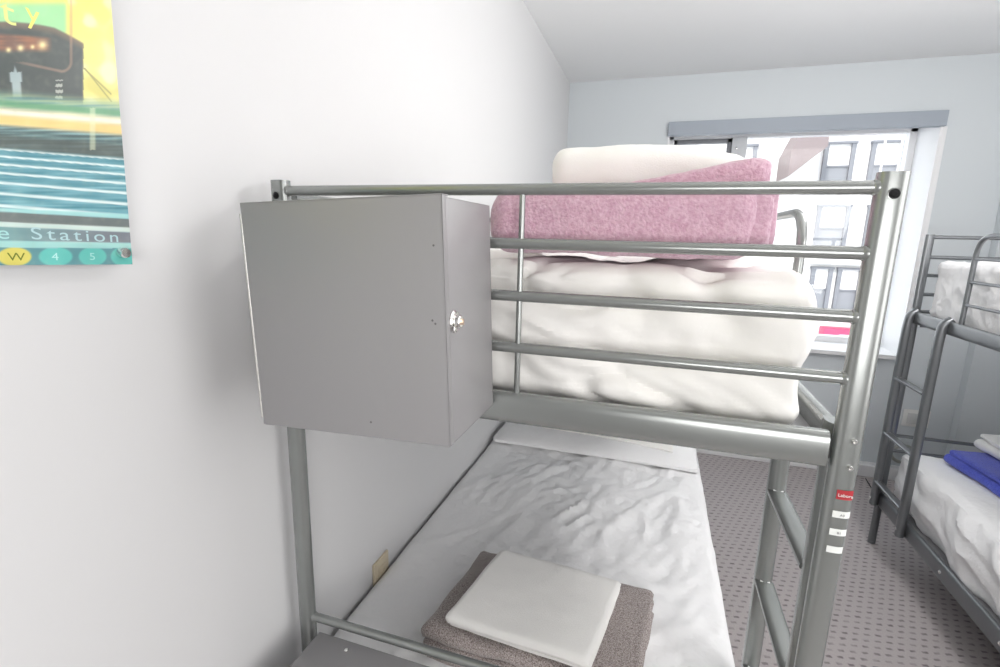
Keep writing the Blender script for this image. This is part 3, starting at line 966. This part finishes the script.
pn.inputs['Specular IOR Level'].default_value = 0.2
me.materials.append(mp_)
ao = bpy.data.objects.new('printed_art', me); C.objects.link(ao); ao.parent = pic

def flat_text(body, size, u, v, col, spacing=1.0, sx=1.0, name='lettering', tilt=0.0):
    m = mat('print_ink_%d_%d_%d' % col, lin(col), 0.25)
    # text plane x->local y, y->local z
    mtx = Matrix.Translation((PXF + 0.0001, u, v)) @ Matrix.Rotation(tilt, 4, 'X') @ Matrix(((0, 0, 1, 0), (sx, 0, 0, 0), (0, 1, 0, 0), (0, 0, 0, 1)))
    return text_mesh(body, size, name, m, pic, mtx, spacing, 0.00005)
flat_text('e', 0.0195, -0.1420, 0.0285, (168, 212, 212), 1.0, 1.25)
flat_text('Station', 0.0195, -0.1118, 0.0292, (176, 206, 210), 1.30, 1.34)
flat_text('W', 0.0125, -0.1350, 0.0050, (112, 122, 48), 1.0, 1.25)
flat_text('4', 0.0125, -0.0935, 0.0055, (178, 224, 220), 1.0, 1.2)
flat_text('5', 0.0125, -0.0530, 0.0060, (168, 220, 214), 1.0, 1.2)
flat_text('t', 0.036, -0.1160, 0.2550, (220, 226, 140), 1.0, 1.1)
flat_text('y', 0.030, -0.0930, 0.2650, (236, 226, 110), 1.0, 1.0)
b = bmesh.new()
for uu, vv in ((-0.0150, 0.0155), (-0.585, 0.0155), (-0.015, 0.884), (-0.585, 0.884)):
    pass
for uu, vv in ((-0.0150, 0.0155), (-0.585, 0.0155), (-0.015, 0.884), (-0.585, 0.884)):
    b = bmesh.new()
    disc(b, (PXF, uu, vv), (1, 0, 0), [(0.0036, -0.0295), (0.0036, 0.0005), (0.0062, 0.0006), (0.0066, 0.002), (0.0066, 0.0105), (0.0058, 0.012), (0.0002, 0.0122)], 26)
    link('standoff_bolt', b, M_CHROME, pic)

# ------------------------------------------------------------------ outlets, cord, adapter
o = empty('wall_outlet', (0.0, 1.12, 0.622))
tag(o, 'cream plastic socket plate low on the left wall beside the bed', 'outlet')
link('plate', box(bmesh.new(), (0, -0.040, -0.075), (0.007, 0.040, 0.020), 0.002), M_CREAM, o)
b = bmesh.new(); box(b, (0.006, -0.018, -0.05), (0.009, 0.018, -0.005), 0.0015)
link('socket', b, M_CREAM, o)
o = empty('wall_outlet', (2.455, YF, 0.435))
tag(o, 'white socket plate on the far wall behind the right bunk ladder', 'outlet')
link('plate', box(bmesh.new(), (-0.075, -0.007, -0.06), (0.075, 0, 0.06), 0.003), M_WPLATE, o)
b = bmesh.new(); box(b, (-0.05, -0.010, -0.04), (0.05, -0.006, 0.035), 0.002)
link('socket', b, mat('grey_socket', (0.60, 0.61, 0.60), 0.5), o)
b = bmesh.new()
pts = []
for k in range(90):
    a = 2 * math.pi * k / 22
    rr_ = 0.058 + 0.006 * math.sin(k * 0.37)
    pts.append((2.395 + rr_ * 1.15 * math.cos(a), 3.765 - 0.004 * (k // 22) + 0.003 * math.sin(k), 0.195 + rr_ * math.sin(a)))
tube(b, [(2.47, YF - 0.016, 0.405), (2.49, YF - 0.035, 0.36), (2.475, YF - 0.045, 0.29)] + pts, 0.006, 0.006, (0, 1, 0.2), 8)
cord = link('extension_cord', b, M_CORD)
tag(cord, 'grey cord hanging in a coil below the far wall socket', 'cord')
b = bmesh.new()
box(b, (-0.030, -0.055, 0.0), (0.030, 0.055, 0.035), 0.006)
ad = link('power_adapter', b, M_BLACK)
ad.location = (2.155, 3.28, 0.0); ad.rotation_euler = (0, 0, 0.4)
tag(ad, 'small black power adapter on the carpet behind the right bunk ladder', 'adapter')
b = bmesh.new()
tube(b, bez([(0, 0.05, 0.014), (0.02, 0.12, 0.006), (0.10, 0.20, 0.005), (0.20, 0.38, 0.005)], 0.05), 0.003, 0.003, (0, 0, 1), 8)
link('lead', b, M_BLACK, ad)

# ------------------------------------------------------------------ across the street
M_FAC = mat('white_render', (0.84, 0.81, 0.79), 0.9, bump=(3, 0.1, 0.02))
M_BRK = mat('pale_pink_brick', (0.24, 0.19, 0.185), 0.9, bump=(20, 0.3, 0.02))
M_CURT = mat('window_blind_grey', (0.26, 0.262, 0.28), 0.7)
M_WFR = mat('grey_window_frame', (0.20, 0.202, 0.22), 0.6)
YS = 14.0
bd = empty('building', (4.0, YS, -6.0))
tag(bd, 'white fronted building with grey windows across the street', 'building')
b = bmesh.new()
box(b, (-14, 0, 0), (12, 6, 14))
link('wall', b, M_FAC, bd, False)
def fwin(x0, x1, z0, z1, mid=True):
    x0 -= 4.0; x1 -= 4.0; z0 += 6.0; z1 += 6.0
    b = bmesh.new()
    f = 0.05
    box(b, (x0 - 0.04, -0.10, z0), (x0 + f, 0.02, z1)); box(b, (x1 - f, -0.10, z0), (x1 + 0.04, 0.02, z1))
    box(b, (x0 - 0.06, -0.12, z1), (x1 + 0.06, 0.02, z1 + 0.05)); box(b, (x0 - 0.1, -0.18, z0 - 0.08), (x1 + 0.1, 0.02, z0))
    if mid: box(b, (x0 + f, -0.06, (z0 + z1) / 2 - 0.02), (x1 - f, 0.02, (z0 + z1) / 2 + 0.02))
    wn = link('window', b, M_WFR, bd, False)
    b = bmesh.new(); box(b, (x0 + f, -0.03, z0), (x1 - f, 0.01, (z0 + z1) / 2))
    link('pane', b, M_CURT, wn, False)
    b = bmesh.new(); box(b, (x0 + f, -0.03, (z0 + z1) / 2), (x1 - f, 0.01, z1))
    link('blind', b, M_FAC, wn, False)
fwin(4.32, 4.88, 2.86, 3.86)
fwin(5.27, 5.86, 2.86, 3.86)
fwin(4.36, 4.97, 1.42, 2.43)
fwin(4.42, 4.80, -0.05, 0.95); fwin(4.98, 5.44, -0.05, 0.95)
fwin(2.2, 2.8, 2.86, 3.86); fwin(5.4, 6.0, 1.42, 2.43); fwin(2.3, 2.9, 1.42, 2.43); fwin(6.3, 6.9, 2.86, 3.86)
fwin(0.2, 0.8, 2.86, 3.86)
b = bmesh.new(); box(b, (-14, -0.25, 7.08), (12, 0.02, 7.16)); box(b, (-14, -0.12, 8.62), (12, 0.02, 8.68))
link('cornice', b, M_FAC, bd, False)
b = bmesh.new()
for x in (5.30, 5.62):
    box(b, (x - 4.0, -0.55, 5.75), (x - 3.97, -0.50, 10.5))
for z in (5.85, 6.0, 6.15, 6.3, 6.45, 6.6, 6.75):
    box(b, (1.30, -0.54, z), (1.65, -0.51, z + 0.025))
link('fire_ladder', b, M_FAC, bd, False)
b = bmesh.new(); box(b, (0.72, -0.5, 4.90), (1.75, -0.1, 5.55), 0.02)
sg = link('shop_sign', b, mat('pink_red_sign', (0.62, 0.05, 0.13), 0.5), bd)
b = bmesh.new(); box(b, (1.05, -0.515, 5.30), (1.36, -0.49, 5.42)); box(b, (1.2, -0.515, 5.0), (1.4, -0.49, 5.2))
link('sign_mark', b, M_FAC, sg, False)
b = bmesh.new(); box(b, (-14, -1.2, 4.15), (12, -0.02, 4.45)); box(b, (-14, -0.9, 3.2), (12, -0.02, 3.6))
link('shop_awning', b, mat('grey_awning', (0.5, 0.5, 0.54), 0.7), bd, False)
# slanting brick gable of the neighbour house
b = bmesh.new()
prof_ = [(3.33, 3.0), (3.33, 3.55), (3.62, 4.25), (4.02, 4.45), (4.02, 3.62)]
fr = [b.verts.new((x, 12.7, z)) for x, z in prof_]
bk = [b.verts.new((x, 13.9, z)) for x, z in prof_]
b.faces.new(fr); b.faces.new(list(reversed(bk)))
for i in range(5):
    b.faces.new((fr[i], bk[i], bk[(i + 1) % 5], fr[(i + 1) % 5]))
gb = link('brick_bay', b, M_BRK, bd, False)
gb.matrix_parent_inverse = Matrix.Translation((-4.0, -YS, 6.0))
gb['label'] = 'slanting pale brick bay'
b = bmesh.new(); box(b, (-12, YF + 0.6, -6.2), (20, YS + 1, -6.0))
rd = link('street', b, mat('asphalt', (0.30, 0.30, 0.31), 0.9), None, False)
rd['kind'] = 'structure'
